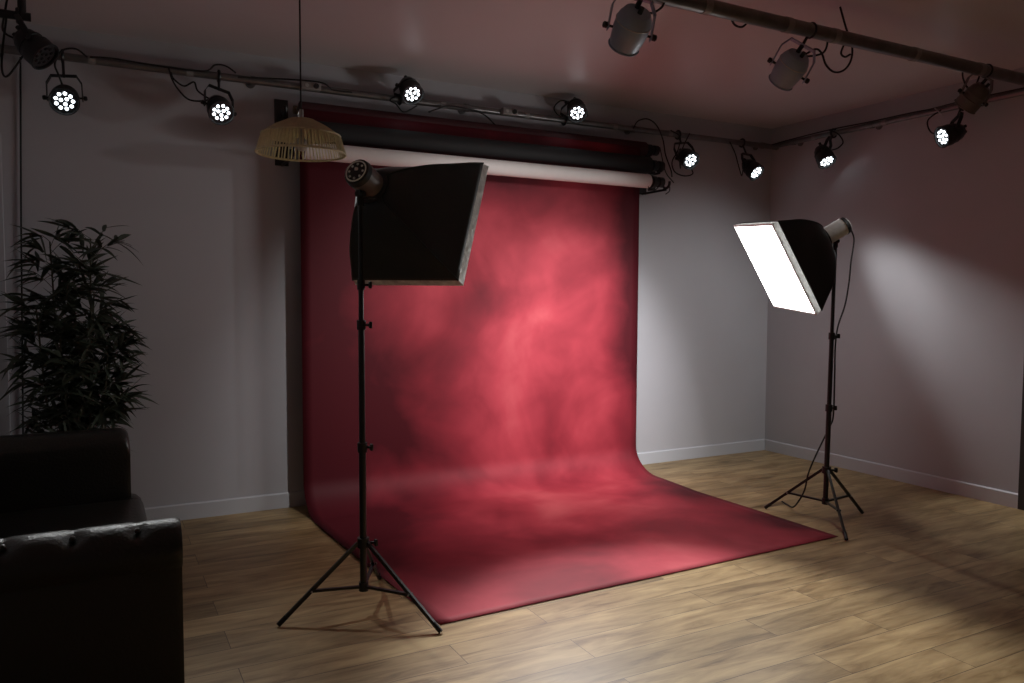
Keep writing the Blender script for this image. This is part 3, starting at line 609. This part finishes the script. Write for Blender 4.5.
for x in (SX0 + 0.08, SX1 - 0.08):
    for y in (SY0 + 0.08, SY1 - 0.08): MB().lathe((x, y, 0), (0, 0, 1), [(0, 0.018), (0.02, 0.026), (0.06, 0.022), (0.10, 0.032)], 14).build('foot', M_black, so)

# ------------------------------------------------------------------ palm
pp = thing('potted_palm', 'tall dark bamboo palm in a pot behind the sofa against the back wall', 'plant', (-5.76, -0.42, 0))
PXc, PYc = -5.76, -0.42
MB().lathe((PXc, PYc, 0), (0, 0, 1), [(0, 0.11), (0.02, 0.12), (0.26, 0.155), (0.28, 0.165), (0.30, 0.165), (0.30, 0.15), (0.27, 0.148)], 28).build('pot', M_pot, pp)
MB().cyl((PXc, PYc, 0.262), (PXc, PYc, 0.272), 0.146, seg=28).build('soil', M_soil, pp)
rnd = random.Random(11); lf = MB()
def blade(b, p, d, L_, w_, droop):
    d = d.normalized(); s = d.cross(Vector((0, 0, 1))); s = s.normalized() if s.length > 1e-3 else Vector((1, 0, 0)); s = (Matrix.Rotation(rnd.uniform(-0.9, 0.9), 3, d) @ s); rows = []
    for i in range(6):
        t_ = i / 5; c = p + d * L_ * t_ + Vector((0, 0, -droop * L_ * t_ * t_)); ww = w_ * math.sin(PI * min(1, 0.12 + 0.88 * t_) ** 0.8) if t_ < 1 else 0.0004
        rows.append([c - s * ww, c + Vector((0, 0, -ww * 0.35)), c + s * ww])
    b.quadgrid(rows)
canes = [(-0.04, 0.03, 1.48, -0.08, 0), (0.03, -0.02, 1.50, 0.05, -0.02), (0.0, 0.02, 1.30, -0.01, 0.02), (0.0, 0.06, 1.20, 0.09, 0.03), (-0.07, -0.05, 1.12, -0.12, -0.03), (0.04, 0.05, 0.95, 0.12, 0.0), (0.0, -0.07, 0.95, -0.08, -0.06), (0.03, 0.0, 0.85, 0.12, -0.05)]
for ci, (ox, oy, h, lx, ly) in enumerate(canes):
    base = Vector((PXc + ox, PYc + oy, 0.26)); top = Vector((PXc + ox + lx, PYc + oy + ly, 0.26 + h + 0.02))
    midp = base.lerp(top, 0.5) + Vector((lx * 0.15, 0, 0)); MB().tube([base, midp, top], lambda t_: 0.009 - 0.005 * t_, seg=7).build('cane', M_stem, pp)
    n = int(h * 25)
    for k in range(n):
        f = 0.22 + 0.78 * k / (n - 1) if h > 1 else 0.35 + 0.65 * k / (n - 1)
        p = base.lerp(midp, f * 2) if f < 0.5 else midp.lerp(top, f * 2 - 1)
        a = rnd.uniform(0, 2 * PI); tw = Vector((math.cos(a), math.sin(a) * 0.55, rnd.uniform(0.35, 1.2))); tl = rnd.uniform(0.07, 0.25) * (1.0 if 0.3 < f < 0.8 else 0.75)
        e = p + tw.normalized() * tl; e.x = max(e.x, -6.02)
        if e.y > -0.09: e.y = -0.09
        lf.tube([p, p.lerp(e, 0.6) + Vector((0, 0, 0.01)), e], 0.0022, seg=4, smooth=2)
        for q in range(rnd.randint(6, 9)):
            aa = a + rnd.uniform(-1.5, 1.5); dd = Vector((math.cos(aa), math.sin(aa) * 0.8, rnd.uniform(-0.45, 1.1)))
            L_ = rnd.uniform(0.10, 0.19); st_ = p.lerp(e, rnd.uniform(0.5, 1))
            if st_.y + dd.normalized().y * L_ > -0.03: dd.y = -abs(dd.y)
            blade(lf, st_, dd, L_, rnd.uniform(0.009, 0.015), rnd.uniform(0.05, 0.55))
lf.build('foliage', M_leaf, pp, angle=180)
